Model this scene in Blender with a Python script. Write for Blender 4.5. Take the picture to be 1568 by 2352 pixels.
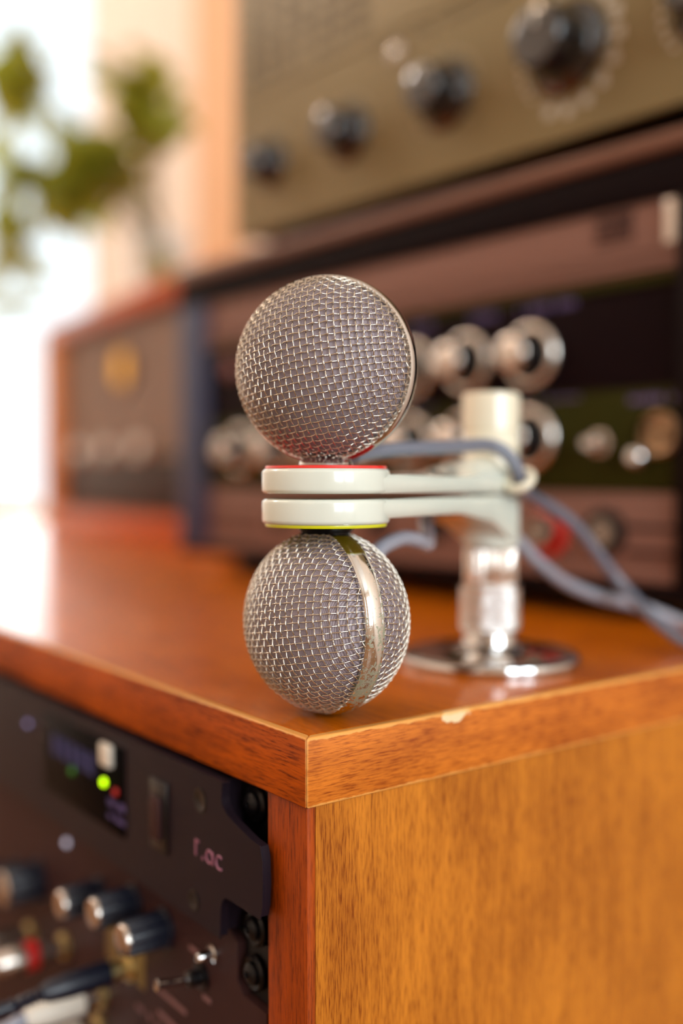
import bpy, bmesh, math, random
from mathutils import Vector, Matrix

# ------------------------------------------------------------------ scene, camera, world, lights
for o in list(bpy.data.objects):
    bpy.data.objects.remove(o)
C = bpy.context.scene.collection
SC = bpy.context.scene
T = 0.75                                   # height of the cabinet top
PI = math.pi
R = math.radians

cam_d = bpy.data.cameras.new('camera')
cam = bpy.data.objects.new('camera', cam_d)
C.objects.link(cam)
yaw, pitch = R(36.972), R(1.819)
fwd = Vector((-math.cos(yaw) * math.cos(pitch), math.sin(yaw) * math.cos(pitch), -math.sin(pitch)))
right = Vector((math.sin(yaw), math.cos(yaw), 0))
up = right.cross(fwd)
cam.matrix_world = Matrix((
    (right.x, up.x, -fwd.x, 0.218846),
    (right.y, up.y, -fwd.y, -0.153043),
    (right.z, up.z, -fwd.z, T + 0.068641),
    (0, 0, 0, 1)))
cam_d.sensor_fit = 'VERTICAL'
cam_d.sensor_height = 36.0
cam_d.lens = 36.0 * 2330 / 2352
cam_d.clip_start = 0.005
cam_d.clip_end = 100
cam_d.dof.use_dof = True
cam_d.dof.focus_distance = 0.276
cam_d.dof.aperture_fstop = 2.75
cam_d.dof.aperture_blades = 0
SC.camera = cam

SC.view_settings.view_transform = 'Standard'
SC.view_settings.look = 'None'
SC.view_settings.gamma = 1.0
SC.view_settings.exposure = 0.0
try:
    SC.view_settings.use_curve_mapping = False
except Exception:
    pass
SC.cycles.use_denoising = True
SC.cycles.max_bounces = 8
SC.cycles.diffuse_bounces = 4
SC.cycles.glossy_bounces = 4
SC.cycles.transparent_max_bounces = 12
SC.cycles.sample_clamp_indirect = 8.0
SC.cycles.caustics_reflective = False

W = bpy.data.worlds.new('daylight')
SC.world = W
W.use_nodes = True
W.node_tree.nodes['Background'].inputs[0].default_value = (0.86, 0.94, 1.0, 1)
W.node_tree.nodes['Background'].inputs[1].default_value = 1.6


def area(name, loc, aim, sx, sy, power, col):
    d = bpy.data.lights.new(name, 'AREA')
    d.shape = 'RECTANGLE'
    d.size, d.size_y = sx, sy
    d.energy = power
    d.color = col
    o = bpy.data.objects.new(name, d)
    C.objects.link(o)
    o.location = loc
    o.rotation_euler = (Vector(aim) - Vector(loc)).to_track_quat('-Z', 'Y').to_euler()
    return o


def bulb(name, loc, r, power, col):
    d = bpy.data.lights.new(name, 'POINT')
    d.shadow_soft_size = r
    d.energy = power
    d.color = col
    o = bpy.data.objects.new(name, d)
    C.objects.link(o)
    o.location = loc
    return o


# daylight through the window behind the plant and through the two panes of the window on the right
area('window_light', (-2.75, 0.98, 1.55), (-2.75, -1.0, 1.45), 1.3, 1.65, 28, (0.97, 0.99, 1.0))
area('window_light', (2.74, 0.28, 1.55), (0.0, 0.28, 1.40), 0.72, 1.5, 40, (0.88, 0.94, 1.0))
area('window_light', (2.74, -0.66, 1.55), (0.0, -0.66, 1.40), 0.72, 1.5, 40, (0.88, 0.94, 1.0))
# warm bulbs out of view, and one paler fill added for the back wall
bulb('unseen_bulb', (-1.05, -0.95, 2.2), 0.05, 15, (1.0, 0.70, 0.46))
bulb('unseen_bulb', (-2.15, -0.75, 2.35), 0.08, 40, (1.0, 0.88, 0.79))  # added fill that brightens the back wall
bulb('unseen_bulb', (0.75, -1.9, 2.15), 0.05, 6, (1.0, 0.66, 0.40))


# ------------------------------------------------------------------ materials
def lin(r, g, b):
    f = lambda c: (c / 255 / 12.92) if c / 255 <= 0.04045 else ((c / 255 + 0.055) / 1.055) ** 2.4
    return (f(r), f(g), f(b), 1)


def new_mat(name):
    m = bpy.data.materials.new(name)
    m.use_nodes = True
    nt = m.node_tree
    return m, nt, nt.nodes['Principled BSDF']


def pset(b, **k):
    names = dict(rough='Roughness', metal='Metallic', coat='Coat Weight', coatr='Coat Roughness',
                 spec='Specular IOR Level', ior='IOR', trans='Transmission Weight', sheen='Sheen Weight')
    for a, v in k.items():
        b.inputs[names[a]].default_value = v


def plain(name, col, rough=0.5, metal=0.0, spec=0.5, coat=0.0, var=0.0, vscale=20, bump=0.0, bscale=400, coatr=0.05, emit=None, es=0):
    m, nt, b = new_mat(name)
    pset(b, rough=rough, metal=metal, coat=coat, coatr=coatr, spec=spec)
    n = nt.nodes
    tc = n.new('ShaderNodeTexCoord')
    nz = n.new('ShaderNodeTexNoise')
    nz.inputs['Scale'].default_value = vscale
    nz.inputs['Detail'].default_value = 4
    nt.links.new(tc.outputs['Object'], nz.inputs['Vector'])
    mx = n.new('ShaderNodeMix')
    mx.data_type = 'RGBA'
    c2 = tuple(min(1, c * (1 - var)) for c in col[:3]) + (1,)
    mx.inputs['A'].default_value = col
    mx.inputs['B'].default_value = c2
    nt.links.new(nz.outputs['Fac'], mx.inputs['Factor'])
    nt.links.new(mx.outputs['Result'], b.inputs['Base Color'])
    if bump:
        nb = n.new('ShaderNodeTexNoise')
        nb.inputs['Scale'].default_value = bscale
        nt.links.new(tc.outputs['Object'], nb.inputs['Vector'])
        bp = n.new('ShaderNodeBump')
        bp.inputs['Strength'].default_value = bump
        bp.inputs['Distance'].default_value = 0.0005
        nt.links.new(nb.outputs['Fac'], bp.inputs['Height'])
        nt.links.new(bp.outputs['Normal'], b.inputs['Normal'])
    if emit:
        b.inputs['Emission Color'].default_value = emit
        b.inputs['Emission Strength'].default_value = es
    return m


def wood(name, along, c_light, c_dark, rough=0.32, coat=0.6, coatr=0.12, pores=0.55, chip=None, wear_highlight=None, seed=0.0, across=(260, 9)):
    """stained veneer; along = axis index of the grain; object coordinates in metres"""
    m, nt, b = new_mat(name)
    n, L = nt.nodes, nt.links
    tc = n.new('ShaderNodeTexCoord')

    def nz(al, ac, detail, rough_, dist=0.0):
        mp = n.new('ShaderNodeMapping')
        s = [ac, ac, ac]
        s[along] = al
        mp.inputs['Scale'].default_value = s
        mp.inputs['Location'].default_value = (seed, seed * 1.3, seed * 0.7)
        L.new(tc.outputs['Object'], mp.inputs['Vector'])
        t = n.new('ShaderNodeTexNoise')
        t.inputs['Scale'].default_value = 1
        t.inputs['Detail'].default_value = detail
        t.inputs['Roughness'].default_value = rough_
        t.inputs['Distortion'].default_value = dist
        L.new(mp.outputs['Vector'], t.inputs['Vector'])
        return t
    broad = nz(across[1] * 2.2, across[0] * 1.1, 6, 0.65, 0.5)
    fine = nz(170, 2300, 3, 0.6)
    blotch = nz(22, 34, 3, 0.5)
    # grain factor
    r1 = n.new('ShaderNodeMapRange')
    r1.inputs['From Min'].default_value = 0.30
    r1.inputs['From Max'].default_value = 0.72
    L.new(broad.outputs['Fac'], r1.inputs['Value'])
    r2 = n.new('ShaderNodeMapRange')
    r2.inputs['From Min'].default_value = 0.46
    r2.inputs['From Max'].default_value = 0.70
    L.new(fine.outputs['Fac'], r2.inputs['Value'])
    r3 = n.new('ShaderNodeMapRange')
    r3.inputs['From Min'].default_value = 0.35
    r3.inputs['From Max'].default_value = 0.7
    L.new(blotch.outputs['Fac'], r3.inputs['Value'])

    def math_(op, a, bb):
        q = n.new('ShaderNodeMath')
        q.operation = op
        for i, v in enumerate((a, bb)):
            if isinstance(v, (int, float)):
                q.inputs[i].default_value = v
            else:
                L.new(v, q.inputs[i])
        return q.outputs[0]
    f = math_('ADD', math_('MULTIPLY', r1.outputs[0], 0.40), math_('MULTIPLY', r2.outputs[0], pores))
    f = math_('ADD', f, math_('MULTIPLY', r3.outputs[0], 0.30))
    cr = n.new('ShaderNodeValToRGB')
    cr.color_ramp.elements[0].color = c_light
    cr.color_ramp.elements[1].color = c_dark
    cr.color_ramp.elements[0].position = 0.12
    cr.color_ramp.elements[1].position = 0.98
    L.new(f, cr.inputs['Fac'])
    out = cr.outputs['Color']
    if chip:
        (cx, cy, cz), (sx, sy, sz) = chip
        mp = n.new('ShaderNodeMapping')
        mp.vector_type = 'TEXTURE'
        mp.inputs['Location'].default_value = (cx, cy, cz)
        mp.inputs['Scale'].default_value = (sx, sy, sz)
        L.new(tc.outputs['Object'], mp.inputs['Vector'])
        ln = n.new('ShaderNodeVectorMath')
        ln.operation = 'LENGTH'
        L.new(mp.outputs['Vector'], ln.inputs[0])
        ns = n.new('ShaderNodeTexNoise')
        ns.inputs['Scale'].default_value = 320
        ns.inputs['Detail'].default_value = 5
        L.new(tc.outputs['Object'], ns.inputs['Vector'])
        v = math_('ADD', ln.outputs['Value'], math_('MULTIPLY', ns.outputs['Fac'], 1.3))
        ct = n.new('ShaderNodeMapRange')
        ct.inputs['From Min'].default_value = 1.62
        ct.inputs['From Max'].default_value = 1.50
        L.new(v, ct.inputs['Value'])
        mx = n.new('ShaderNodeMix')
        mx.data_type = 'RGBA'
        L.new(ct.outputs[0], mx.inputs['Factor'])
        L.new(out, mx.inputs['A'])
        mx.inputs['B'].default_value = lin(226, 202, 160)
        out = mx.outputs['Result']
    if wear_highlight:  # pale worn edges, with the bevel highlight also put into the colour
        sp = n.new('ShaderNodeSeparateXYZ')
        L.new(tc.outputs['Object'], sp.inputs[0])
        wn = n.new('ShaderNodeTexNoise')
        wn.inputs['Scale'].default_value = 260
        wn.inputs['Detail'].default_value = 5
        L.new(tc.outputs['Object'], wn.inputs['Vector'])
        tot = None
        for ax, pos, wid in wear_highlight:
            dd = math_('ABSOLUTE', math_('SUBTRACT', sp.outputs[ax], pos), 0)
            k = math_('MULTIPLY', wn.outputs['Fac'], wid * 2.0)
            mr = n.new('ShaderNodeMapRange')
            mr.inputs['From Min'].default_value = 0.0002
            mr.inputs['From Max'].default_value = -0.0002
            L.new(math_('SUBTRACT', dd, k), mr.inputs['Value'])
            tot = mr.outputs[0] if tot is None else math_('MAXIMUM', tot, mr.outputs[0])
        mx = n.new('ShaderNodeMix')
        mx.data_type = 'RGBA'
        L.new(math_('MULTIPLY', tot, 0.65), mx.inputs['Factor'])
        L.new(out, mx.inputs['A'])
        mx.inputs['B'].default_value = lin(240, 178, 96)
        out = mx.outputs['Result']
    L.new(out, b.inputs['Base Color'])
    pset(b, rough=rough, coat=coat, coatr=coatr, spec=0.14)
    bp = n.new('ShaderNodeBump')
    bp.inputs['Strength'].default_value = 0.18
    bp.inputs['Distance'].default_value = 0.0002
    L.new(r2.outputs[0], bp.inputs['Height'])
    L.new(bp.outputs['Normal'], b.inputs['Normal'])
    return m


M = {}
WL, WD = lin(226, 138, 50), lin(150, 62, 10)
M['veneer_side'] = wood('honey_stained_veneer', 2, lin(200, 122, 34), lin(112, 46, 2), rough=0.45, coat=0.12, coatr=0.2)
M['veneer_top'] = wood('orange_stained_top_veneer', 0, lin(214, 112, 4), lin(132, 50, 0), rough=0.38, coat=0.42, coatr=0.07, pores=0.35, seed=3)
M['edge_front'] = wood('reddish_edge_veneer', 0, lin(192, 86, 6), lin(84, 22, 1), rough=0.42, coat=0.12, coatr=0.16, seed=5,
                       wear_highlight=((2, 0.0, 0.0004), (0, 0.0, 0.0004)))
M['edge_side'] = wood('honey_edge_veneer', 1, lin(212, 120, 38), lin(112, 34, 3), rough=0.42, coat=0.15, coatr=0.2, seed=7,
                      wear_highlight=((2, 0.0, 0.0009), (2, -0.019, 0.0007), (1, 0.0, 0.0005)),
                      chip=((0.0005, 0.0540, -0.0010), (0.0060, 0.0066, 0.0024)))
M['post'] = wood('red_brown_post_veneer', 2, lin(160, 66, 4), lin(78, 22, 0), rough=0.45, coat=0.08, coatr=0.2, seed=9)
M['radio_wood'] = wood('amber_wood_of_the_meter_box', 0, lin(216, 98, 26), lin(150, 50, 8), rough=0.35, coat=0.4, seed=11)
M['sill_wood'] = wood('ochre_sill_wood', 0, lin(222, 160, 50), lin(180, 115, 30), rough=0.5, coat=0.1, seed=13)
M['floor'] = wood('oak_floor', 0, lin(150, 110, 75), lin(95, 62, 38), rough=0.5, coat=0.2, seed=15, across=(40, 2))
M['wall'] = plain('cream_plaster', lin(246, 232, 218), 0.9, var=0.05, vscale=3)
M['ceiling'] = plain('white_ceiling_paint', lin(240, 235, 228), 0.9)
M['window_paint'] = plain('white_window_paint', lin(238, 238, 236), 0.5)
M['trim'] = plain('peach_painted_trim', lin(232, 182, 138), 0.6, var=0.06, vscale=5)
M['white_enamel'] = plain('ivory_enamel', lin(216, 222, 210), 0.22, coat=0.9, coatr=0.05, var=0.03, vscale=60, bump=0.02, bscale=300)
M['bronze'] = plain('dark_bronze', (0.30, 0.20, 0.12, 1), 0.28, metal=1.0)
M['gunmetal'] = plain('gunmetal', (0.26, 0.22, 0.19, 1), 0.25, metal=1.0)
M['line_print'] = plain('faded_rose_print', lin(130, 92, 92), 0.6)
M['knob_black'] = plain('glossy_black_knob', lin(10, 9, 13), 0.2, coat=1.0, coatr=0.12)
M['bright_silver'] = plain('bright_silver', (0.80, 0.74, 0.68, 1), 0.24, metal=1.0)
M['cream_enamel'] = plain('cream_enamel', lin(232, 224, 200), 0.25, coat=0.8, coatr=0.08, var=0.03, vscale=60)
M['red_disc'] = plain('red_plastic', lin(222, 36, 30), 0.35, coat=0.4)
M['yellow_disc'] = plain('lime_yellow_plastic', lin(205, 205, 12), 0.35, coat=0.4)
M['glue'] = plain('yellowed_glue', lin(170, 150, 80), 0.6)
M['chrome'] = plain('polished_chrome', (0.66, 0.65, 0.64, 1), 0.07, metal=1.0)
M['nickel_wire'] = plain('nickel_wire', (0.62, 0.57, 0.49, 1), 0.13, metal=1.0)
M['cable'] = plain('slate_blue_cable', lin(104, 109, 124), 0.30, coat=0.5, coatr=0.2)
M['grey_cable'] = plain('pale_grey_cable', lin(146, 148, 160), 0.38, coat=0.3, coatr=0.25)
M['black_metal'] = plain('black_enamel_metal', lin(14, 11, 13), 0.30, var=0.2, vscale=30, spec=0.22)
M['case_black'] = plain('dark_brown_black_case', lin(18, 8, 9), 0.6, spec=0.06)
M['case_blue'] = plain('window_blue_rack_rail', lin(28, 42, 78), 0.38, spec=0.5)  # blue of the window light on the rail, put into the colour
M['case_lip'] = plain('bronze_brown_case_lip', lin(104, 68, 52), 0.38, metal=0.3)
M['black_plastic'] = plain('black_plastic', lin(10, 9, 12), 0.30, spec=0.45)
M['blue_black_plastic'] = plain('blue_black_plastic', lin(14, 18, 34), 0.34, spec=0.5)
M['bezel'] = plain('dark_violet_bezel', lin(30, 21, 29), 0.42, spec=0.15)
M['green_panel'] = plain('olive_green_hammered_panel', lin(138, 122, 84), 0.5, metal=0.15, var=0.25, vscale=9, spec=0.3)
M['green_dark'] = plain('dark_olive_print', lin(56, 40, 20), 0.6)
M['bronze_panel'] = plain('rose_bronze_panel', lin(128, 92, 80), 0.45, metal=0.2, var=0.14, vscale=10, spec=0.2)
M['bronze_dark'] = plain('rose_bronze_dark_print', lin(60, 38, 34), 0.6, spec=0.1)  # dark colour of the lettered patch and the groove lines
M['brown_panel'] = plain('dark_mauve_panel', lin(62, 38, 37), 0.5, metal=0.05, var=0.2, vscale=15, spec=0.12)
M['black_panel'] = plain('black_receiver_panel', lin(18, 5, 7), 0.6, spec=0.05)
M['olive_panel'] = plain('moss_green_receiver_panel', lin(44, 42, 8), 0.6, spec=0.06)
M['silver'] = plain('satin_silver', (0.60, 0.54, 0.49, 1), 0.20, metal=1.0)
M['brass'] = plain('brass', (0.72, 0.58, 0.26, 1), 0.28, metal=1.0)
M['violet_print'] = plain('violet_print', lin(92, 76, 130), 0.6)
M['pink_print'] = plain('pink_print', lin(140, 86, 108), 0.6)
M['white_print'] = plain('pale_print', lin(196, 190, 178), 0.6)
M['white_plastic'] = plain('white_plastic', lin(222, 214, 200), 0.4)
M['red_plastic'] = plain('red_jack_plastic', lin(190, 24, 20), 0.35, coat=0.3)
M['led_green'] = plain('lit_lime_led', lin(200, 255, 0), 0.4, emit=lin(196, 255, 0), es=3.0)
M['led_red'] = plain('dim_red_led', lin(150, 10, 6), 0.4, emit=lin(200, 10, 0), es=0.35)
M['led_dim_green'] = plain('dim_green_led', lin(30, 80, 10), 0.4, emit=lin(60, 150, 0), es=0.4)
M['led_violet'] = plain('violet_led', lin(150, 140, 190), 0.3, emit=lin(160, 150, 210), es=0.6)
M['led_white'] = plain('pale_led', lin(200, 198, 215), 0.3, emit=lin(190, 188, 210), es=0.9)
M['display'] = plain('dark_display_glass', lin(2, 2, 4), 0.4, spec=0.03)
M['display_blue'] = plain('blue_lit_segments', lin(3, 12, 40), 0.5, emit=lin(0, 60, 190), es=0.08)
M['meter_glow'] = plain('amber_meter_face', lin(226, 170, 60), 0.5, emit=lin(235, 165, 50), es=0.7)
M['taupe_panel'] = plain('taupe_radio_panel', lin(128, 104, 88), 0.5, metal=0.1, var=0.12, vscale=9, spec=0.3)
M['dark_brown'] = plain('dark_brown_panel', lin(44, 24, 14), 0.5, spec=0.3)
M['pot'] = plain('pale_glazed_pot', lin(242, 247, 244), 0.25, coat=0.5)
M['soil'] = plain('soil', lin(52, 38, 26), 0.95)
M['stem'] = plain('green_stem', lin(110, 110, 40), 0.6)


def leaf_mat():
    m, nt, b = new_mat('olive_green_leaf')
    n, L = nt.nodes, nt.links
    oi = n.new('ShaderNodeTexCoord')
    nz = n.new('ShaderNodeTexNoise')
    nz.inputs['Scale'].default_value = 9
    L.new(oi.outputs['Object'], nz.inputs['Vector'])
    cr = n.new('ShaderNodeValToRGB')
    cr.color_ramp.elements[0].position = 0.35
    cr.color_ramp.elements[1].position = 0.68
    cr.color_ramp.elements[0].color = lin(158, 150, 34)
    cr.color_ramp.elements[1].color = lin(188, 204, 84)
    L.new(nz.outputs['Fac'], cr.inputs['Fac'])
    L.new(cr.outputs['Color'], b.inputs['Base Color'])
    pset(b, rough=0.35, coat=0.2)
    tr = n.new('ShaderNodeBsdfTranslucent')
    L.new(cr.outputs['Color'], tr.inputs['Color'])
    mx = n.new('ShaderNodeMixShader')
    mx.inputs[0].default_value = 0.5
    L.new(b.outputs[0], mx.inputs[1])
    L.new(tr.outputs[0], mx.inputs[2])
    L.new(mx.outputs[0], n['Material Output'].inputs['Surface'])
    return m


M['leaf'] = leaf_mat()


def glass_mat():
    m, nt, b = new_mat('window_glass')
    n, L = nt.nodes, nt.links
    tr = n.new('ShaderNodeBsdfTransparent')
    tr.inputs['Color'].default_value = (0.96, 0.98, 0.98, 1)
    gl = n.new('ShaderNodeBsdfGlossy')
    gl.inputs['Roughness'].default_value = 0.02
    mx = n.new('ShaderNodeMixShader')
    mx.inputs[0].default_value = 0.05
    L.new(tr.outputs[0], mx.inputs[1])
    L.new(gl.outputs[0], mx.inputs[2])
    L.new(mx.outputs[0], n['Material Output'].inputs['Surface'])
    return m


M['glass'] = glass_mat()


def cloth_mat():
    m, nt, b = new_mat('lilac_grey_woven_cloth')
    n, L = nt.nodes, nt.links
    tc = n.new('ShaderNodeTexCoord')
    vals = []
    for ax in (0, 1):
        w = n.new('ShaderNodeTexWave')
        w.bands_direction = 'XY'[ax]
        w.inputs['Scale'].default_value = 950
        w.inputs['Distortion'].default_value = 1.2
        w.inputs['Detail'].default_value = 1
        L.new(tc.outputs['Object'], w.inputs['Vector'])
        vals.append(w.outputs['Fac'])
    mu = n.new('ShaderNodeMath')
    mu.operation = 'MULTIPLY'
    L.new(vals[0], mu.inputs[0])
    L.new(vals[1], mu.inputs[1])
    cr = n.new('ShaderNodeValToRGB')
    cr.color_ramp.elements[0].color = lin(120, 104, 110)
    cr.color_ramp.elements[1].color = lin(222, 206, 212)
    L.new(mu.outputs[0], cr.inputs['Fac'])
    L.new(cr.outputs['Color'], b.inputs['Base Color'])
    pset(b, rough=0.55, sheen=0.3)
    return m


M['cloth'] = cloth_mat()


def worn_ring_mat():
    m, nt, b = new_mat('worn_chrome_ring')
    n, L = nt.nodes, nt.links
    tc = n.new('ShaderNodeTexCoord')
    nz = n.new('ShaderNodeTexNoise')
    nz.inputs['Scale'].default_value = 900
    nz.inputs['Detail'].default_value = 6
    nz.inputs['Roughness'].default_value = 0.7
    L.new(tc.outputs['Object'], nz.inputs['Vector'])
    nb = n.new('ShaderNodeTexNoise')
    nb.inputs['Scale'].default_value = 70
    nb.inputs['Detail'].default_value = 3
    L.new(tc.outputs['Object'], nb.inputs['Vector'])
    sp = n.new('ShaderNodeSeparateXYZ')
    L.new(tc.outputs['Object'], sp.inputs[0])
    # the worn patch lies on the lower half of the ring, towards its rear lip
    my = n.new('ShaderNodeMapRange')
    my.inputs['From Min'].default_value = 0.010
    my.inputs['From Max'].default_value = -0.010
    my.clamp = True
    L.new(sp.outputs['Y'], my.inputs['Value'])
    mz = n.new('ShaderNodeMapRange')
    mz.inputs['From Min'].default_value = 0.003
    mz.inputs['From Max'].default_value = -0.003
    L.new(sp.outputs['Z'], mz.inputs['Value'])

    def mt(op, a, c):
        q = n.new('ShaderNodeMath')
        q.operation = op
        for i, v in enumerate((a, c)):
            if isinstance(v, (int, float)):
                q.inputs[i].default_value = v
            else:
                L.new(v, q.inputs[i])
        return q.outputs[0]
    s = mt('ADD', mt('MULTIPLY', my.outputs[0], 0.10), mt('MULTIPLY', mz.outputs[0], 0.12))
    s = mt('ADD', s, mt('MULTIPLY', mt('SUBTRACT', nb.outputs['Fac'], 0.5), 0.6))
    s = mt('ADD', s, nz.outputs['Fac'])
    r = n.new('ShaderNodeMapRange')
    r.inputs['From Min'].default_value = 0.64
    r.inputs['From Max'].default_value = 0.70
    L.new(s, r.inputs['Value'])
    mx = n.new('ShaderNodeMix')
    mx.data_type = 'RGBA'
    L.new(r.outputs[0], mx.inputs['Factor'])
    mx.inputs['A'].default_value = (0.78, 0.77, 0.74, 1)
    mx.inputs['B'].default_value = lin(150, 150, 126)
    L.new(mx.outputs['Result'], b.inputs['Base Color'])
    inv = mt('SUBTRACT', 1.0, mt('MULTIPLY', r.outputs[0], 0.75))
    L.new(inv, b.inputs['Metallic'])
    L.new(mt('ADD', 0.10, mt('MULTIPLY', r.outputs[0], 0.45)), b.inputs['Roughness'])
    return m


M['worn_ring'] = worn_ring_mat()


# ------------------------------------------------------------------ mesh helpers (millimetres)
def nbm():
    return bmesh.new()


def finish(bm, scale=0.001, angle=38):
    bmesh.ops.recalc_face_normals(bm, faces=bm.faces[:])
    for f in bm.faces:
        f.smooth = True
    lim = R(angle)
    for e in bm.edges:
        if len(e.link_faces) == 2:
            e.smooth = e.calc_face_angle(0) < lim
    if scale != 1:
        bmesh.ops.scale(bm, vec=(scale,) * 3, verts=bm.verts[:])


def obj(name, bm, mat, parent=None, loc=None, rot=None, scale=0.001, angle=38):
    finish(bm, scale, angle)
    me = bpy.data.meshes.new(name)
    bm.to_mesh(me)
    bm.free()
    me.materials.append(mat)
    o = bpy.data.objects.new(name, me)
    C.objects.link(o)
    if parent:
        o.parent = parent
    if loc is not None:
        o.location = loc
    if rot is not None:
        o.rotation_euler = rot
    return o


def tag(o, label=None, cat=None, group=None, kind=None):
    if label: o['label'] = label
    if cat: o['category'] = cat
    if group: o['group'] = group
    if kind: o['kind'] = kind
    return o


def empty(name, loc, rotz=0, label=None, cat=None, group=None):
    o = bpy.data.objects.new(name, None)
    C.objects.link(o)
    o.empty_display_size = 0.02
    o.location = loc
    o.rotation_euler = (0, 0, rotz)
    return tag(o, label, cat, group)


def W3(x, y, z):
    """millimetres measured from the near top corner of the cabinet -> world"""
    return Vector((x / 1000, y / 1000, T + z / 1000))


def box(bm, x0, x1, y0, y1, z0, z1, bev=0.0, seg=2):
    r = bmesh.ops.create_cube(bm, size=1)
    vs = r['verts']
    for v in vs:
        v.co = Vector((x0 + (v.co.x + .5) * (x1 - x0), y0 + (v.co.y + .5) * (y1 - y0), z0 + (v.co.z + .5) * (z1 - z0)))
    if bev > 0:
        es = list({e for v in vs for e in v.link_edges})
        bmesh.ops.bevel(bm, geom=es, offset=bev, segments=seg, affect='EDGES', profile=0.5)
    return bm


def lathe(bm, prof, seg=48, mat=None, fn=None, caps=True):
    """profile [(r, z)...] turned round local z"""
    mat = mat or Matrix.Identity(4)
    rings = []
    for k, (r, z) in enumerate(prof):
        if r < 1e-6:
            rings.append([bm.verts.new(mat @ Vector((0, 0, z)))])
            continue
        ring = []
        for i in range(seg):
            a = 2 * PI * i / seg
            rr = r + (fn(a, z, k) if fn else 0)
            ring.append(bm.verts.new(mat @ Vector((rr * math.cos(a), rr * math.sin(a), z))))
        rings.append(ring)
    for a, b in zip(rings, rings[1:]):
        for i in range(seg):
            j = (i + 1) % seg
            if len(a) == 1 and len(b) == 1:
                continue
            if len(a) == 1:
                bm.faces.new((a[0], b[j], b[i]))
            elif len(b) == 1:
                bm.faces.new((a[i], a[j], b[0]))
            else:
                bm.faces.new((a[i], a[j], b[j], b[i]))
    if caps:
        for rg in (rings[0], rings[-1]):
            if len(rg) > 2:
                bm.faces.new(rg)
    return bm


FACE = Matrix.Rotation(R(90), 4, 'X')        # local z of a lathe -> -y (out of a front panel)


def at(x, y, z, m=None):
    t = Matrix.Translation((x, y, z))
    return t @ m if m else t


def knob_lathe(bm, x, z, prof, y=0.0, seg=40, fn=None):
    return lathe(bm, prof, seg, at(x, y, z, FACE), fn)


def catmull(pts, n=8):
    P = [Vector(p) for p in pts]
    P = [P[0] * 2 - P[1]] + P + [P[-1] * 2 - P[-2]]
    out = []
    for i in range(1, len(P) - 2):
        for k in range(n):
            t = k / n
            a, b, c, d = P[i - 1], P[i], P[i + 1], P[i + 2]
            out.append(0.5 * ((2 * b) + (c - a) * t + (2 * a - 5 * b + 4 * c - d) * t * t + (3 * b - a - 3 * c + d) * t ** 3))
    out.append(P[-2])
    return out


def tube(bm, pts, r, sides=12, rf=None, cap=True, closed=False):
    n = len(pts)
    rings = []
    nrm = None
    for i, p in enumerate(pts):
        if closed:
            t = (pts[(i + 1) % n] - pts[i - 1]).normalized()
        else:
            t = (pts[min(i + 1, n - 1)] - pts[max(i - 1, 0)]).normalized()
        if nrm is None:
            nrm = t.orthogonal().normalized()
        nrm = (nrm - t * nrm.dot(t)).normalized()
        b = t.cross(nrm)
        rr = rf(i / (n - 1)) * r if rf else r
        rings.append([bm.verts.new(p + (nrm * math.cos(2 * PI * k / sides) + b * math.sin(2 * PI * k / sides)) * rr) for k in range(sides)])
    m = n if closed else n - 1
    for i in range(m):
        a, b = rings[i], rings[(i + 1) % n]
        for k in range(sides):
            j = (k + 1) % sides
            bm.faces.new((a[k], a[j], b[j], b[k]))
    if cap and not closed:
        bm.faces.new(rings[0])
        bm.faces.new(rings[-1])
    return bm


def prism_y(bm, poly, y0, y1):
    """polygon in xz extruded along y"""
    a = [bm.verts.new((x, y0, z)) for x, z in poly]
    b = [bm.verts.new((x, y1, z)) for x, z in poly]
    n = len(poly)
    bm.faces.new(a)
    bm.faces.new(b)
    for i in range(n):
        j = (i + 1) % n
        bm.faces.new((a[i], a[j], b[j], b[i]))
    return bm


def marks(bm, x0, x1, z, h, n, y=-0.25, seed=0, rows=1, pitch=0):
    """unreadable small printed characters, one little raised shape each"""
    rd = random.Random(seed)
    for r_ in range(rows):
        w = (x1 - x0) / n
        for i in range(n):
            if rd.random() < 0.12:
                continue
            x = x0 + i * w
            zz = z - r_ * pitch
            box(bm, x, x + w * 0.62, y, y + 0.2, zz, zz + h * (0.7 + 0.3 * rd.random()))
    return bm


# ------------------------------------------------------------------ the room (metres)
def slab(name, x0, x1, y0, y1, z0, z1, mat):
    bm = nbm()
    box(bm, x0, x1, y0, y1, z0, z1)
    return tag(obj(name, bm, mat, scale=1), kind='structure')


RX0, RX1, RY0, RY1, RZ = -3.7, 2.6, -2.9, 0.83, 2.7
slab('floor', RX0 - .12, RX1 + .12, RY0 - .12, RY1 + .12, -0.1, 0.0, M['floor'])
slab('ceiling', RX0 - .12, RX1 + .12, RY0 - .12, RY1 + .12, RZ, RZ + .1, M['ceiling'])
slab('wall_left', RX0 - .12, RX0, RY0 - .12, RY1 + .12, 0, RZ, M['wall'])
slab('wall_front', RX0, RX1, RY0 - .12, RY0, 0, RZ, M['wall'])
# back wall with the opening of window_1
wb = nbm()
WX0, WX1, WZ0, WZ1 = -3.42, -2.085, 0.715, 2.38
for (a, b_, c, d) in ((RX0, WX0, 0, RZ), (WX1, RX1, 0, RZ), (WX0, WX1, 0, WZ0), (WX0, WX1, WZ1, RZ)):
    box(wb, a, b_, RY1, RY1 + .12, c, d)
tag(obj('wall_back', wb, M['wall'], scale=1), kind='structure')
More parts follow.
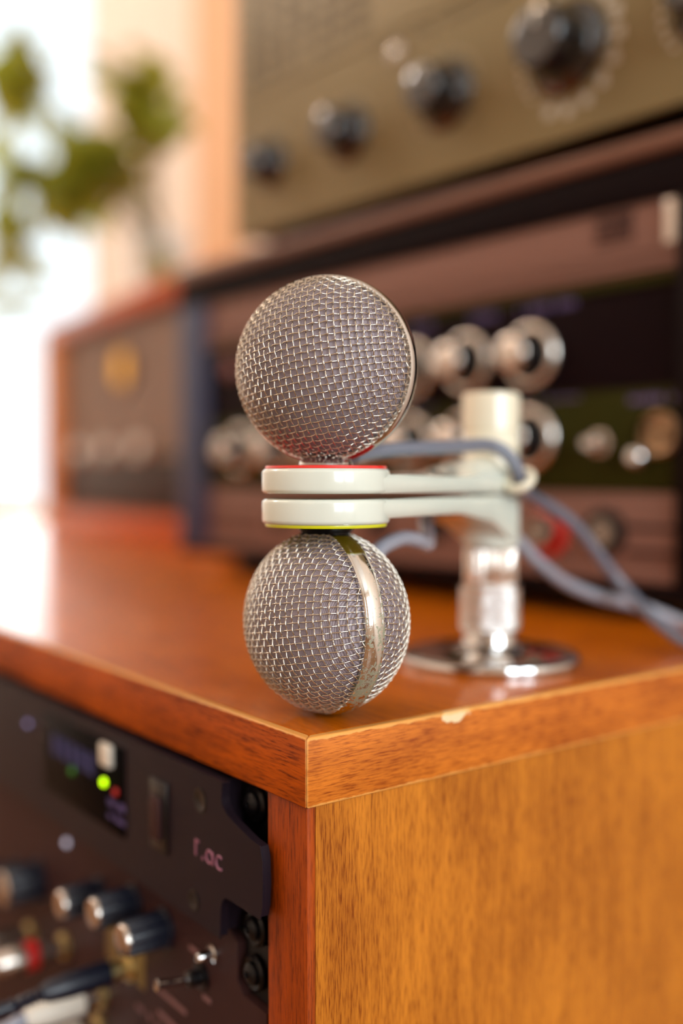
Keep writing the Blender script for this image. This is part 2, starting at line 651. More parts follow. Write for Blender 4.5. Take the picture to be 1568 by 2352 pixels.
# right wall with the opening of window_2
wr = nbm()
VY0, VY1, VZ0, VZ1 = -1.04, 0.66, 0.78, 2.32
for (a, b_, c, d) in ((RY0 - .12, VY0, 0, RZ), (VY1, RY1 + .12, 0, RZ), (VY0, VY1, 0, VZ0), (VY0, VY1, VZ1, RZ)):
    box(wr, RX1, RX1 + .12, a, b_, c, d)
tag(obj('wall_right', wr, M['wall'], scale=1), kind='structure')


def window(name, axis, u0, u1, z0, z1, w, mull):
    """frame with glass standing in the opening; axis 0: in the back wall, 1: in the right wall"""
    def bx(bm, a0, a1, d0, d1, c0, c1, bev=0.004):
        if axis == 0:
            box(bm, a0, a1, w + d0, w + d1, c0, c1, bev)
        else:
            box(bm, w + d0, w + d1, a0, a1, c0, c1, bev)
    bm = nbm()
    f = 0.035
    bx(bm, u0, u0 + f, .03, .09, z0, z1)
    bx(bm, u1 - f, u1, .03, .09, z0, z1)
    bx(bm, u0 + f, u1 - f, .03, .09, z0, z0 + f)
    bx(bm, u0 + f, u1 - f, .03, .09, z1 - f, z1)
    for m_ in mull:
        bx(bm, m_ - .03, m_ + .03, .035, .085, z0 + f, z1 - f)
    fr = tag(obj(name, bm, M['window_paint'], scale=1), kind='structure')
    bm = nbm()
    bx(bm, u0 + f, u1 - f, .055, .061, z0 + f, z1 - f, 0)
    obj('pane', bm, M['glass'], fr, scale=1)
    return fr


w1 = window('window_1', 0, WX0, WX1, WZ0, WZ1, RY1, [])
w2 = window('window_2', 1, VY0, VY1, VZ0, VZ1, RX1, [-0.19])
bm = nbm()
box(bm, WX0 - .06, WX1 + .10, RY1 - .10, RY1 + .03, WZ0 - .028, WZ0, .004)
obj('window_sill', bm, M['sill_wood'], w1, scale=1)
bm = nbm()
box(bm, VY0 * 0 + RX1 - .08, RX1 + .03, VY0 - .05, VY1 + .05, VZ0 - .03, VZ0, .004)
obj('window_sill', bm, M['sill_wood'], w2, scale=1)
bm = nbm()
box(bm, -1.53, -1.37, RY1 - .022, RY1, 0, RZ, .004)
tag(obj('trim_1', bm, M['trim'], scale=1), kind='structure')


# ------------------------------------------------------------------ the cabinet
cab = empty('rack_cabinet', (0, 0, T), 0,
            'long orange-brown wooden rack cabinet carrying the microphone and the stacked equipment', 'cabinet')
CL, CD, H = -1335, 800, 750
th = 19
bm = nbm()
box(bm, CL + 3, -3, 3, CD, -th, 0)
obj('top_panel', bm, M['veneer_top'], cab)


def edge_strip(poly, z0, z1, bev):
    """mitred strip given as a top view polygon"""
    b_ = nbm()
    lo = [b_.verts.new((x, y, z0)) for x, y in poly]
    hi = [b_.verts.new((x, y, z1)) for x, y in poly]
    b_.faces.new(lo)
    b_.faces.new(hi)
    for i in range(len(poly)):
        j = (i + 1) % len(poly)
        b_.faces.new((lo[i], lo[j], hi[j], hi[i]))
    bmesh.ops.bevel(b_, geom=b_.edges[:], offset=bev, segments=3, affect='EDGES', profile=0.5)
    return b_


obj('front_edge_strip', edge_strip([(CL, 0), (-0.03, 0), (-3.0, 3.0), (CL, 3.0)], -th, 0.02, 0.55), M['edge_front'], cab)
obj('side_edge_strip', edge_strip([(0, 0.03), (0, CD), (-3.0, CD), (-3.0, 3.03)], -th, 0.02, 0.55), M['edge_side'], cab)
bm = nbm()
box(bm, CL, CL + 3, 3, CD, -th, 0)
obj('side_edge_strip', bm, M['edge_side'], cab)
for i, x1 in enumerate((-0.8, -519.0, CL + 20)):
    bm = nbm()
    box(bm, x1 - 18.0, x1, 3.6, CD - 12, -H, -th)
    obj('side_panel', bm, M['veneer_side'], cab)
    bm = nbm()
    box(bm, x1 - 19.4 if i == 0 else x1 - 19, x1 + 0.05, 0.8, 3.6, -H, -th, 0.4)
    obj('front_post', bm, M['post'], cab)
bm = nbm()
box(bm, CL + 22, -20.4, CD - 11.5, CD - 5, -H, -th)
obj('back_panel', bm, M['black_metal'], cab)
bm = nbm()
box(bm, CL + 22, -20.4, 12, CD - 12, -H, -H + 19)
obj('bottom_panel', bm, M['post'], cab)
for x0, x1 in ((-51, -20.5), (-517, -488)):
    bm = nbm()
    box(bm, x0, x1, 9.5, 12.5, -H + 20, -th - 0.2)
    for k in range(44):
        z = -th - 8 - k * 15.9
        box(bm, (x0 + x1) / 2 - 3.2, (x0 + x1) / 2 + 3.2, 9.1, 9.6, z - 3.2, z + 3.2)
    obj('rack_rail', bm, M['black_metal'], cab)


# ------------------------------------------------------------------ black rack unit with the lit display
def screw(parent, x, z, y=5.0, r=5.4, m='black_metal'):
    bm = nbm()
    knob_lathe(bm, x, z, [(0, -2.5), (2.5, -2.5), (2.5, 0), (r, 0), (r, 0.5), (r * .86, 1.3), (r * .70, 1.0), (r * .62, 0.9),
                          (r * .60, 1.9), (r * .45, 2.7), (r * .2, 3.0), (r * .17, 2.2), (0, 2.2)], y)
    o = obj('rack_screw', bm, M[m], parent)
    return o


ua = empty('rack_unit', W3(0, 0, 0), 0,
           'black rack unit with lit green lamp and dim display, directly under the cabinet top', 'audio unit')
bm = nbm()
box(bm, -488, -20.6, 6.0, 9.3, -67.0, -20.2, .3)
box(bm, -480, -52, 9.3, 300, -66, -21)
obj('chassis', bm, M['black_metal'], ua)
# thick moulded bezel with notches cut round the screws
bz = [(-486, -20.6), (-38.5, -20.6)]
for (x, z) in ((-39.2, -24.5), (-38.6, -27.2), (-36.2, -29.2), (-32.5, -30.5), (-27.5, -31.8), (-22.5, -33.0), (-17.9, -33.5),
               (-16.9, -36.5), (-16.5, -43.5), (-16.9, -50.0), (-17.9, -53.4), (-36.0, -53.4), (-38.2, -54.6), (-39.6, -57.5), (-40.2, -66.9), (-486, -66.9)):
    bz.append((x, z))
bm = nbm()
prism_y(bm, bz, -3.5, -0.4)
box(bm, -484, -42, -.5, 5.95, -66.5, -21)
bmesh.ops.bevel(bm, geom=[e for e in bm.edges if abs(e.verts[0].co.y + 3.5) < .01 and abs(e.verts[1].co.y + 3.5) < .01], offset=.5,
                segments=3, affect='EDGES')
obj('bezel', bm, M['bezel'], ua)
for (x, z) in ((-32.9, -26.6), (-33.1, -64.0)):
    screw(ua, x, z)
YF = -3.5
for (x, z, r_) in ((-51.2, -28.8, 3.8), (-55.6, -61.0, 3.2)):
    bm = nbm()
    knob_lathe(bm, x, z, [(r_, -.2), (r_, .25), (r_ * .8, .3), (r_ * .7, .1), (0, .1)], YF)
    obj('screw_cup', bm, M['black_plastic'], ua)
bm = nbm()
box(bm, -84, -72, YF - .8, YF, -52, -29, .3)
sw = obj('switch_plate', bm, M['black_plastic'], ua)
bm = nbm()
box(bm, -81.5, -74.5, YF - 2.6, YF - .7, -48, -34, .8)
obj('rocker', bm, M['brown_panel'], sw)
bm = nbm()
box(bm, -180, -104, YF - .5, YF, -56, -24.5, .2)
dp = obj('display', bm, M['display'], ua)
bm = nbm()
for k in range(5):
    box(bm, -170 + k * 8.5, -164 + k * 8.5, YF - .7, YF - .5, -40, -32)
obj('lit_segments', bm, M['display_blue'], dp)
bm = nbm()
knob_lathe(bm, -150, -42.5, [(1.5, 0), (1.3, .7), (0, 1)], YF - .5, 16)
obj('lamp', bm, M['led_dim_green'], dp)
bm = nbm()
box(bm, -121, -112.5, YF - 2.6, YF - .4, -33.0, -25.0, .7)
obj('push_button', bm, M['white_plastic'], ua)['label'] = 'square cream push button'
for (x, z, r_, m_, lb) in ((-120.4, -39.8, 1.35, 'led_green', 'lit lime green lamp'), (-110.5, -40.9, 1.3, 'led_red', 'dim red lamp'),
                           (-197.1, -33.4, 1.1, 'led_violet', 'small violet lamp')):
    bm = nbm()
    knob_lathe(bm, x, z, [(r_, 0), (r_, .6), (r_ * .7, 1.1), (0, 1.3)], YF - .4, 20)
    obj('lamp', bm, M[m_], ua)['label'] = lb
bm = nbm()
marks(bm, -117, -103, -46.8, 2.8, 7, YF - .7, 3)
marks(bm, -117, -101, -51.5, 2.2, 8, YF - .7, 4)
obj('printed_text', bm, M['violet_print'], dp)


def arc(bm, cx, cz, r, a0, a1, y, w=0.35, n=10, sz=1.0):
    pts = [Vector((cx + r * math.cos(R(a0 + (a1 - a0) * k / n)), y, cz + sz * r * math.sin(R(a0 + (a1 - a0) * k / n)))) for k in range(n + 1)]
    tube(bm, pts, w, 6)


# small pink emblem: a stroke, a dot and two round letters
bm = nbm()
YE = YF - .15
box(bm, -54.6, -53.7, YE, YE + .25, -46.6, -41.4)
box(bm, -53.7, -52.0, YE, YE + .25, -42.3, -41.4)
box(bm, -50.4, -49.3, YE, YE + .25, -46.8, -45.7)
arc(bm, -45.6, -44.6, 1.9, 0, 360, YF, .42, 16)
box(bm, -44.0, -43.2, YE, YE + .25, -46.7, -42.6)
arc(bm, -39.6, -44.6, 2.0, 50, 310, YF, .42, 12)
obj('emblem', bm, M['pink_print'], ua)

# ------------------------------------------------------------------ mauve mixer unit below it
ub = empty('rack_mixer', W3(0, 0, 0), 0,
           'dark mauve rack unit with silver-capped black knobs, just below the black rack unit', 'audio unit')
bm = nbm()
box(bm, -488, -20.6, 6.0, 9.3, -200.5, -67.8, .3)
box(bm, -480, -52, 9.3, 240, -199, -69)
obj('chassis', bm, M['black_metal'], ub)
bm = nbm()
prism_y(bm, [(-486, -68.2), (-45, -68.2), (-37, -72.5), (-28.0, -72.5), (-27.5, -76), (-40.5, -72.8), (-42, -74), (-42, -82), (-38.5, -84.5), (-24.2, -84.5),
             (-24.2, -200), (-486, -200)][:2] + [(-40.5, -70.5), (-40.5, -82.0), (-37, -85.5), (-24.2, -85.5), (-24.2, -200), (-486, -200)], 3.0, 5.95)
obj('front_panel', bm, M['brown_panel'], ub)
for (x, z) in ((-33.6, -77.6), (-33.6, -194.5)):
    screw(ub, x, z)
ribs = lambda a, z, k: (0.28 if math.cos(a * 18) > 0 else -0.28)


def fluted_knob(parent, x, z, y=3.0, s=1.0, cap='silver', body='blue_black_plastic', L=16.0):
    bm = nbm()
    knob_lathe(bm, x, z, [(0, 0), (6.0 * s, 0), (6.0 * s, 1.2), (5.3 * s, 1.6), (5.0 * s, L - 1.5), (4.6 * s, L - .6)], y, 72,
               lambda a, zz, k: (0.22 * s if math.cos(a * 18) > 0 else -0.22 * s) if k > 2 else 0)
    kb = obj('knob', bm, M[body], parent)
    bm = nbm()
    knob_lathe(bm, x, z, [(0, L - 2.2), (4.7 * s, L - 2.2), (4.7 * s, L - .4), (4.2 * s, L + .5), (2.0 * s, L + .85), (0, L + .9)], y, 32)
    obj('cap', bm, M[cap], kb)
    return kb


for (x, z) in ((-87.4, -82.7), (-111.0, -82.0), (-141.0, -89.0)):
    fluted_knob(ub, x, z, s=1.12)
for (x, z) in ((-205, -104), (-232, -112)):
    fluted_knob(ub, x, z, s=1.5)
for (x, z, s) in ((-173.1, -78.4, 1.5),):
    bm = nbm()
    knob_lathe(bm, x, z, [(s, 0), (s, .8), (s * .7, 1.3), (0, 1.5)], 3.0, 20)
    obj('lamp', bm, M['led_white'], ub)
bm = nbm()
knob_lathe(bm, -55.0, -79.3, [(0, 0), (2.9, 0), (2.9, .8), (1.7, 1.1), (1.7, 5.2), (1.2, 6.0), (0, 6.2)], 3.0, 24)
obj('stud', bm, M['chrome'], ub)
# toggle switch
bm = nbm()
knob_lathe(bm, -62.0, -89.0, [(0, 0), (4.3, 0), (4.3, 1.2), (2.6, 1.4), (2.6, 5.0), (2.0, 5.4), (0, 5.5)], 3.0, 30)
tg = obj('toggle_switch', bm, M['black_plastic'], ub)
bm = nbm()
tube(bm, catmull([(-62, -1.5, -89), (-62, -6, -88.5), (-62, -12.5, -87.5), (-62, -13.2, -87.4)], 6), 1.6, 16, lambda t: .62 + .6 * t)
obj('lever', bm, M['chrome'], tg)
for (x, z, w, a) in ((-66.2, -82.9, 8, 0), (-59.2, -95.5, 5, 0), (-84, -106, 22, 0), (-80, -114, 26, 0)):
    bm = nbm()
    box(bm, x - w / 2, x + w / 2, 2.75, 3.0, z - .8, z + .8)
    obj('printed_line', bm, M['line_print'], ub)
bm = nbm()
marks(bm, -110, -60, -120, 2.4, 16, 2.8, 9)
obj('printed_text', bm, M['line_print'], ub)
for (x, z) in ((-114.8, -106.5), (-139.8, -127), (-142, -141), (-176.4, -122), (-215, -131)):
    bm = nbm()
    knob_lathe(bm, x, z, [(5.2, 0), (5.2, 1.6), (4.2, 2.2), (3.3, 2.0), (3.3, -1.0), (0, -1.0)], 3.0, 30)
    obj('jack_socket', bm, M['brass'], ub)
bm = nbm()
box(bm, -135, -103, 2.7, 3.0, -111, -97, .1)
obj('ochre_field', bm, plain('ochre_print', lin(122, 98, 48), .6), ub)


def plug(x, z, body_mat, L, r, cable_pts, label, cable_mat, ring='brass', red=False):
    t = empty('jack_plug', W3(x, 3, z), 0, label, 'cable plug', 'plugs in the mauve rack unit')
    bm = nbm()
    lathe(bm, [(0, -1.0), (2.9, -1.0), (2.9, 5.5), (4.0, 5.5), (4.0, 8.5), (0, 8.5)], 28, FACE)
    obj('collar', bm, M[ring], t)
    bm = nbm()
    lathe(bm, [(0, 8.5), (r, 8.5), (r * 1.03, 10), (r, L * .7), (r * .86, L - 3), (r * .6, L)], 32, FACE,
          lambda a, zz, k: 0.0)
    b_ = obj('plug_body', bm, body_mat, t)
    if red:
        bm = nbm()
        lathe(bm, [(r * .9, L * .42), (r * 1.08, L * .42), (r * 1.08, L * .58), (r * .9, L * .58)], 32, FACE)
        obj('red_band', bm, M['red_plastic'], b_)
    bm = nbm()
    pts = catmull([(0, -L + 1, 0)] + cable_pts, 8)
    tube(bm, pts, r * .52, 14, (lambda u: 1 + .13 * math.cos(u * 150) * (1 if u < .45 else 0)))
    obj('cable', bm, cable_mat, t)
    return t


plug(-114.8, -106.5, M['blue_black_plastic'], 33, 4.3, [(0, -40, -1), (-1, -55, -3), (-6, -80, -14), (-18, -100, -45), (-30, -105, -120), (-30, -105, -300)],
     'blue-black plug with a brass collar and ribbed cable, in the mauve rack unit', M['blue_black_plastic'])
plug(-139.8, -127, M['white_plastic'], 30, 5.0, [(0, -38, -2), (-4, -50, -10), (-10, -58, -50), (-12, -60, -250)],
     'white plug right below the blue-black plug', M['grey_cable'], 'silver')
plug(-215, -131, M['silver'], 26, 5.0, [(0, -32, -3), (-4, -44, -14), (-8, -50, -60), (-8, -50, -240)],
     'plain silver plug at the far lower left, left of the red-banded plug', M['grey_cable'], 'silver')
plug(-176.4, -122, M['silver'], 30, 5.4, [(0, -37, -3), (-6, -46, -16), (-10, -50, -60), (-10, -50, -250)],
     'silver plug with a red band, left above the blue-black plug', M['grey_cable'], 'silver', True)
plug(-142, -141, M['white_plastic'], 22, 4.6, [(0, -28, -3), (2, -36, -12), (4, -40, -60), (4, -40, -240)],
     'short cream plug at the bottom, below the white plug', M['grey_cable'], 'silver')

# lower units that only other views see
for k, (z0, z1) in enumerate(((-289, -202), (-422, -291))):
    u_ = empty('rack_unit', W3(0, 0, 0), 0,
               ['plain black rack unit under the mauve mixer', 'plain black rack unit lowest in the rack'][k], 'audio unit')
    bm = nbm()
    box(bm, -488, -20.6, 6.0, 9.3, z0, z1, .3)
    box(bm, -480, -52, 9.3, 240, z0 + 1, z1 - 1)
    obj('chassis', bm, M['black_metal'], u_)
    for (x, z) in ((-33.6, z0 + 8), (-33.6, z1 - 8), (-480, z0 + 8), (-480, z1 - 8)):
        screw(u_, x, z)


# ------------------------------------------------------------------ microphone
BX, BY = -21.1, 21.9                       # axis of the two capsules
SX, SY = -52.6, 121.6                      # axis of the stand
arm_ang = math.atan2(SY - BY, SX - BX)
AL = math.hypot(SX - BX, SY - BY)
mic = empty('stereo_microphone', W3(BX, BY, 0), arm_ang,
            'ivory stereo microphone with two stacked round wire-mesh capsules on a short chrome stand', 'microphone')


def coin(bm, z0, z1, r, e=1.3, flip=False):
    pr = [(0, z0), (r - e, z0)]
    for k in range(1, 6):
        a = R(-90 + 90 * k / 5)
        pr.append((r - e + e * math.cos(a), z0 + e + e * math.sin(a)))
    pr.append((r, z1 - e))
    for k in range(1, 6):
        a = R(90 * k / 5)
        pr.append((r - e + e * math.cos(a), z1 - e + e * math.sin(a)))
    pr.append((0, z1))
    lathe(bm, pr, 96)


def loft(bm, secs, n=7):
    """secs: (x, half width, zb_edge, zt_edge, zt_crown, zb_crown)"""
    rings = []
    for (x, w, zb, zt, zc, zbc) in secs:
        ring = []
        e = min(1.2, (zt - zb) * .35)
        for k in range(n + 1):                      # top from -w to w
            u = -1 + 2 * k / n
            ring.append((u * (w - e * .6), zt + (zc - zt) * (1 - u * u) ** 1.2 if abs(u) < 1 else zt))
        ring.append((w, zt - e))
        ring.append((w, zb + e))
        for k in range(n + 1):
            u = 1 - 2 * k / n
            ring.append((u * (w - e * .6), zb + (zbc - zb) * (1 - u * u) ** 1.2 if abs(u) < 1 else zb))
        ring.append((-w, zb + e))
        ring.append((-w, zt - e))
        rings.append([bm.verts.new((x, y, z)) for y, z in ring])
    for a, b in zip(rings, rings[1:]):
        for i in range(len(a)):
            j = (i + 1) % len(a)
            bm.faces.new((a[i], a[j], b[j], b[i]))
    bm.faces.new(rings[0])
    bm.faces.new(rings[-1])


def sm(x, a, b):
    t = max(0, min(1, (x - a) / (b - a)))
    return t * t * (3 - 2 * t)


RD = 18.7
bm = nbm()
coin(bm, 64.7, 71.9, RD, 1.3)
secs = []
for k in range(33):
    x = 2 + (AL - 2) * k / 32
    zt = 70.2 - .5 * sm(x, 12, 45) + 2.2 * sm(x, 55, AL - 8)
    zc = zt + .3 + 1.2 * sm(x, 18, 55) + 5.0 * sm(x, 50, AL)
    zb = 64.75 - .9 * sm(x, 30, AL)
    w = 18.7 - 7.2 * x / AL
    secs.append((x, w, zb, zt, zc, zb))
loft(bm, secs)
upper = obj('upper_arm', bm, M['white_enamel'], mic)
bm = nbm()
coin(bm, 55.9, 63.2, RD, 1.3)
secs = []
for k in range(33):
    x = 2 + (AL - 2) * k / 32
    zt = 63.0 - .0 * x
    zb = 57.6 - 3.0 * sm(x, 52, 82) - 11 * sm(x, 78, AL + 6)
    w = 18.7 - 7.6 * x / AL
    secs.append((x, w, zb, zt, zt, zb))
loft(bm, secs)
lathe(bm, [(0, 43.2), (9.6, 43.2), (10.5, 44.0), (10.8, 46), (10.9, 62.0), (10.6, 63.1), (0, 63.1)], 64, at(AL, 0, 0))
lower = obj('lower_arm', bm, M['white_enamel'], mic)
bm = nbm()
lathe(bm, [(0, 63.0), (9.8, 63.0), (9.8, 64.2), (10.7, 64.4), (10.6, 86.2), (10.3, 86.6), (10.8, 87.0), (10.9, 99.0), (10.5, 100.6), (9.4, 101.2), (0, 101.3)], 64,
      at(AL, 0, 0))
obj('pivot_post', bm, M['cream_enamel'], mic)
bm = nbm()
lathe(bm, [(0, 71.7), (17.6, 71.7), (17.8, 72.1), (17.6, 72.65), (0, 72.7)], 80)
obj('red_disc', bm, M['red_disc'], upper)
bm = nbm()
lathe(bm, [(0, 55.1), (17.6, 55.1), (17.8, 55.6), (17.7, 56.1), (0, 56.1)], 80)
obj('yellow_disc', bm, M['yellow_disc'], lower)
# small cable hook on the upper arm: placed in the frame of the arm
ca, sa = math.cos(-arm_ang), math.sin(-arm_ang)


def to_arm(x, y, z):
    dx, dy = x - BX, y - BY
    return Vector((dx * ca - dy * sa, dx * sa + dy * ca, z))


hk = to_arm(-33.2, 116.5, 68.5)
bm = nbm()
tube(bm, [hk + Vector((3.6 * math.cos(2 * PI * k / 28), 4.4 * math.sin(2 * PI * k / 28), 3.2 * math.cos(2 * PI * k / 28))) for k in range(28)], 1.7, 12,
     closed=True)
obj('cable_hook', bm, M['cream_enamel'], upper)
bm = nbm()
lathe(bm, [(0, -1.6), (2.6, -1.6), (3.4, -.2), (2.6, 1.4), (0, 1.7)], 20, at(*(hk + (to_arm(SX, SY, 68.5) - hk).normalized() * 4.4)))
obj('glue_patch', bm, M['glue'], upper)

# capsules
S_DOME, R_DOME, A_DOME = 1.92, 26.5, 23.2
RC = 27.3


def dome_pt(x, y, h=0.0):
    rho = math.hypot(x, y)
    if rho < 1e-6:
        return Vector((0, 0, A_DOME + h)), Vector((0, 0, 1))
    q = rho / R_DOME
    ph = q                                         # rho/R = .5 ph + .5 sin ph
    for _ in range(5):
        ph -= (.5 * ph + .5 * math.sin(ph) - q) / (.5 + .5 * math.cos(ph))
    c, s = math.cos(ph), math.sin(ph)
    ux, uy = x / rho, y / rho
    n = Vector((ux * s / R_DOME, uy * s / R_DOME, c / A_DOME)).normalized()
    p = Vector((ux * s * R_DOME, uy * s * R_DOME, c * A_DOME))
    return p + n * h, n


def mesh_dome():
    bm = nbm()
    rmax = R_DOME * 1.265
    n = int(rmax / S_DOME)
    rw, amp = 0.20, 0.215
    for dirn in (0, 1):
        for i in range(-n, n + 1):
            off = i * S_DOME + (0.0 if dirn else 0.0)
            lim = math.sqrt(max(0, rmax * rmax - off * off))
            if lim < S_DOME:
                continue
            m = int(2 * lim / S_DOME * 6)
            prev = None
            for k in range(m + 1):
                t = -lim + 2 * lim * k / m
                def pos(tt):
                    x, y = (tt, off) if dirn == 0 else (off, tt)
                    wv = math.cos(PI * tt / S_DOME)
                    wv = max(-1, min(1, wv * 1.25))
                    h = amp * wv * ((-1) ** (i % 2)) * (1 if dirn == 0 else -1)
                    return dome_pt(x, y, h)
                p, nn = pos(t)
                p2, _ = pos(t + .05)
                tg_ = (p2 - p).normalized()
                b = tg_.cross(nn).normalized()
                nn = b.cross(tg_)
                ring = [bm.verts.new(p + (nn * math.cos(a) + b * math.sin(a)) * rw) for a in (0, PI / 3, 2 * PI / 3, PI, 4 * PI / 3, 5 * PI / 3)]
                if prev:
                    for q in range(6):
                        r_ = (q + 1) % 6
                        bm.faces.new((prev[q], prev[r_], ring[r_], ring[q]))
                prev = ring
    return bm


def axis_matrix(n, roll, centre):
    n = n.normalized()
    xr = Vector((0, 0, 1)).cross(n).normalized()
    yu = n.cross(xr)
    m = Matrix((
        (xr.x, yu.x, n.x, centre.x), (xr.y, yu.y, n.y, centre.y), (xr.z, yu.z, n.z, centre.z), (0, 0, 0, 1)))
    return m @ Matrix.Rotation(roll, 4, 'Z')


fh = Vector((fwd.x, fwd.y, 0)).normalized()
mic_m = Matrix.Translation(W3(BX, BY, 0)) @ Matrix.Rotation(arm_ang, 4, 'Z')
mic_inv = mic_m.inverted()


def capsule(theta, roll, zc, ring_mat, upside):
    n = -right * math.sin(R(theta)) - fh * math.cos(R(theta))
    mw = axis_matrix(n, roll, W3(BX, BY, zc))
    bm = nbm()
    hw = 3.1
    pr = [(25.6, -hw), (26.7, -hw), (26.95, -2.75), (26.8, -2.5), (27.1, -2.1), (27.28, -1.0), (27.3, 0), (27.28, 1.0), (27.1, 2.1), (26.8, 2.5), (26.95, 2.75),
          (26.7, hw), (25.6, hw)]
    lathe(bm, pr, 128, caps=False)
    # close the inside of the band
    ring_o = obj('capsule_ring', bm, ring_mat, None)
    ring_o.parent = mic
    ring_o.matrix_parent_inverse = Matrix.Identity(4)
    ring_o.matrix_basis = mic_inv @ mw
    for s in (1, -1):
        if capsule.dome is None:
            bm = mesh_dome()
            o = obj('wire_grille', bm, M['nickel_wire'], ring_o, angle=80)
            capsule.dome = o
        else:
            o = capsule.dome.copy()
            C.objects.link(o)
            o.parent = ring_o
        o.rotation_euler = (0, 0, R(9 if s == 1 else 0)) if s == 1 else (PI, 0, R(15))
    bm = nbm()
    pr = []
    for k in range(25):
        a = -PI / 2 + PI * k / 24
        pr.append((max(0, 25.55 * math.cos(a)), 22.35 * math.sin(a)))
    lathe(bm, pr, 96, caps=False)
    obj('cloth_liner', bm, M['cloth'], ring_o)
    return ring_o


capsule.dome = None
cu = capsule(20, 0, 100.7, M['chrome'], False)
cu['label'] = 'upper capsule with a clean chrome ring'
cl_ = capsule(59, 0, 27.35, M['worn_ring'], True)
cl_['label'] = 'lower capsule with a worn chrome ring'
# socket between red disc and the upper capsule, and the one above the lower capsule
bm = nbm()
lathe(bm, [(0, 72.6), (7.6, 72.6), (8.0, 73.0), (7.6, 74.2), (6.4, 75.2), (0, 75.2)], 48)
obj('swivel_socket', bm, M['chrome'], upper)
bm = nbm()
lathe(bm, [(0, 52.6), (6.8, 52.8), (8.0, 54.0), (8.2, 55.2), (0, 55.2)], 48)
obj('swivel_socket', bm, M['black_metal'], lower)

# stand
st = empty('table_stand', W3(SX, SY, 0), 0, 'short chrome table stand with a round base, carrying the ivory microphone', 'stand')
bm = nbm()
lathe(bm, [(0, 0), (32.6, 0), (33.6, .6), (33.8, 1.8), (33.3, 3.2), (31.8, 4.0), (28.0, 4.2), (18, 4.6), (13.2, 5.4), (10.6, 7.2), (9.9, 9.5), (9.8, 12.0), (0, 12.0)], 128)
obj('round_base', bm, M['chrome'], st)
bm = nbm()
NS, NZ = 132, 34
prk = [(0, 11.9), (10.9, 12.0), (11.4, 12.6)]
prk += [(11.5, 12.8 + (28.2 - 12.8) * k / NZ) for k in range(NZ + 1)]
prk += [(11.3, 28.8), (10.4, 29.4), (0, 29.4)]


def knurl(a, z, k):
    if k < 3 or k > NZ + 3:
        return 0
    u = (a / (2 * PI) * 44 + z * .62) % 1
    v = (a / (2 * PI) * 44 - z * .62) % 1
    return -.5 * (1 - min(1, 2.4 * min(abs(u - .5), abs(v - .5)))) if True else 0


lathe(bm, prk, NS * 2, fn=knurl)
obj('knurled_collar', bm, M['chrome'], st)
bm = nbm()
lathe(bm, [(0, 29.3), (9.1, 29.4), (9.6, 30.0), (9.6, 42.6), (9.1, 43.1), (0, 43.1)], 240,
      fn=lambda a, z, k: (.32 * math.cos(a * 46) if 1 < k < 4 else 0))
obj('ribbed_nut', bm, M['bright_silver'], st)

# cables
c1 = [(-32.4, 40.5, 76.0), (-34.3, 46.8, 77.0), (-36.3, 54.2, 77.9), (-35.9, 63.1, 78.8), (-36.0, 74.6, 79.3), (-37.7, 92.3, 80.3), (-38.0, 104.7, 81.0), (-36.0, 110.4, 79.2),
      (-33.8, 113.8, 75.0), (-33.2, 116.5, 69.7), (-36.0, 122.5, 64.5), (-43.9, 136.7, 61.5), (-47.7, 151.0, 57.4), (-47.7, 164.0, 50.3), (-47.4, 177.1, 38.9),
      (-43.8, 187.9, 26.2), (-30.3, 188.5, 15.0), (-15.9, 190.5, 5.6), (-4.0, 191.2, 3.6), (4.5, 192.2, 1.5), (8.5, 193, -14), (9, 193, -30), (9, 194, -150), (9, 194, -500), (14, 210, -742),
      (30, 300, -747)]
bm = nbm()
tube(bm, catmull(c1, 10), 2.45, 16)
tag(obj('microphone_cable', bm, M['cable'], None, W3(0, 0, 0)),
    'slate-blue cable from the upper capsule through the hook and down across the cabinet top', 'cable')
c2 = [(-30, 42.0, 40.5), (-29.0, 46.4, 45.0), (-29.6, 51.5, 48.0), (-30.9, 59.8, 49.8), (-32.4, 67.7, 48.6), (-36.7, 75.3, 47.0), (-44.0, 82.3, 48.6), (-51.8, 88.4, 52.5),
      (-60.1, 96.6, 54.2), (-67.1, 112.0, 54.3), (-69.4, 130.4, 52.3), (-67.5, 148.2, 46.1), (-62.5, 160.1, 34.4), (-59.8, 173.2, 25.8), (-54.2, 188.6, 19.4), (-49.6, 202.9, 15.9),
      (-42.9, 211.7, 12.2), (-36.3, 220.1, 7.8), (-21.3, 223.1, 4.2), (-5, 225, 3.7), (4.5, 226, 1.5), (8.5, 228, -14), (9, 228, -30), (9, 230, -150), (9, 230, -500), (14, 250, -742), (30, 340, -747)]
bm = nbm()
tube(bm, catmull(c2, 10), 2.5, 16)
tag(obj('microphone_cable', bm, M['grey_cable'], None, W3(0, 0, 0)),
    'pale grey cable from the lower capsule, passing low behind the stand to the right', 'cable')


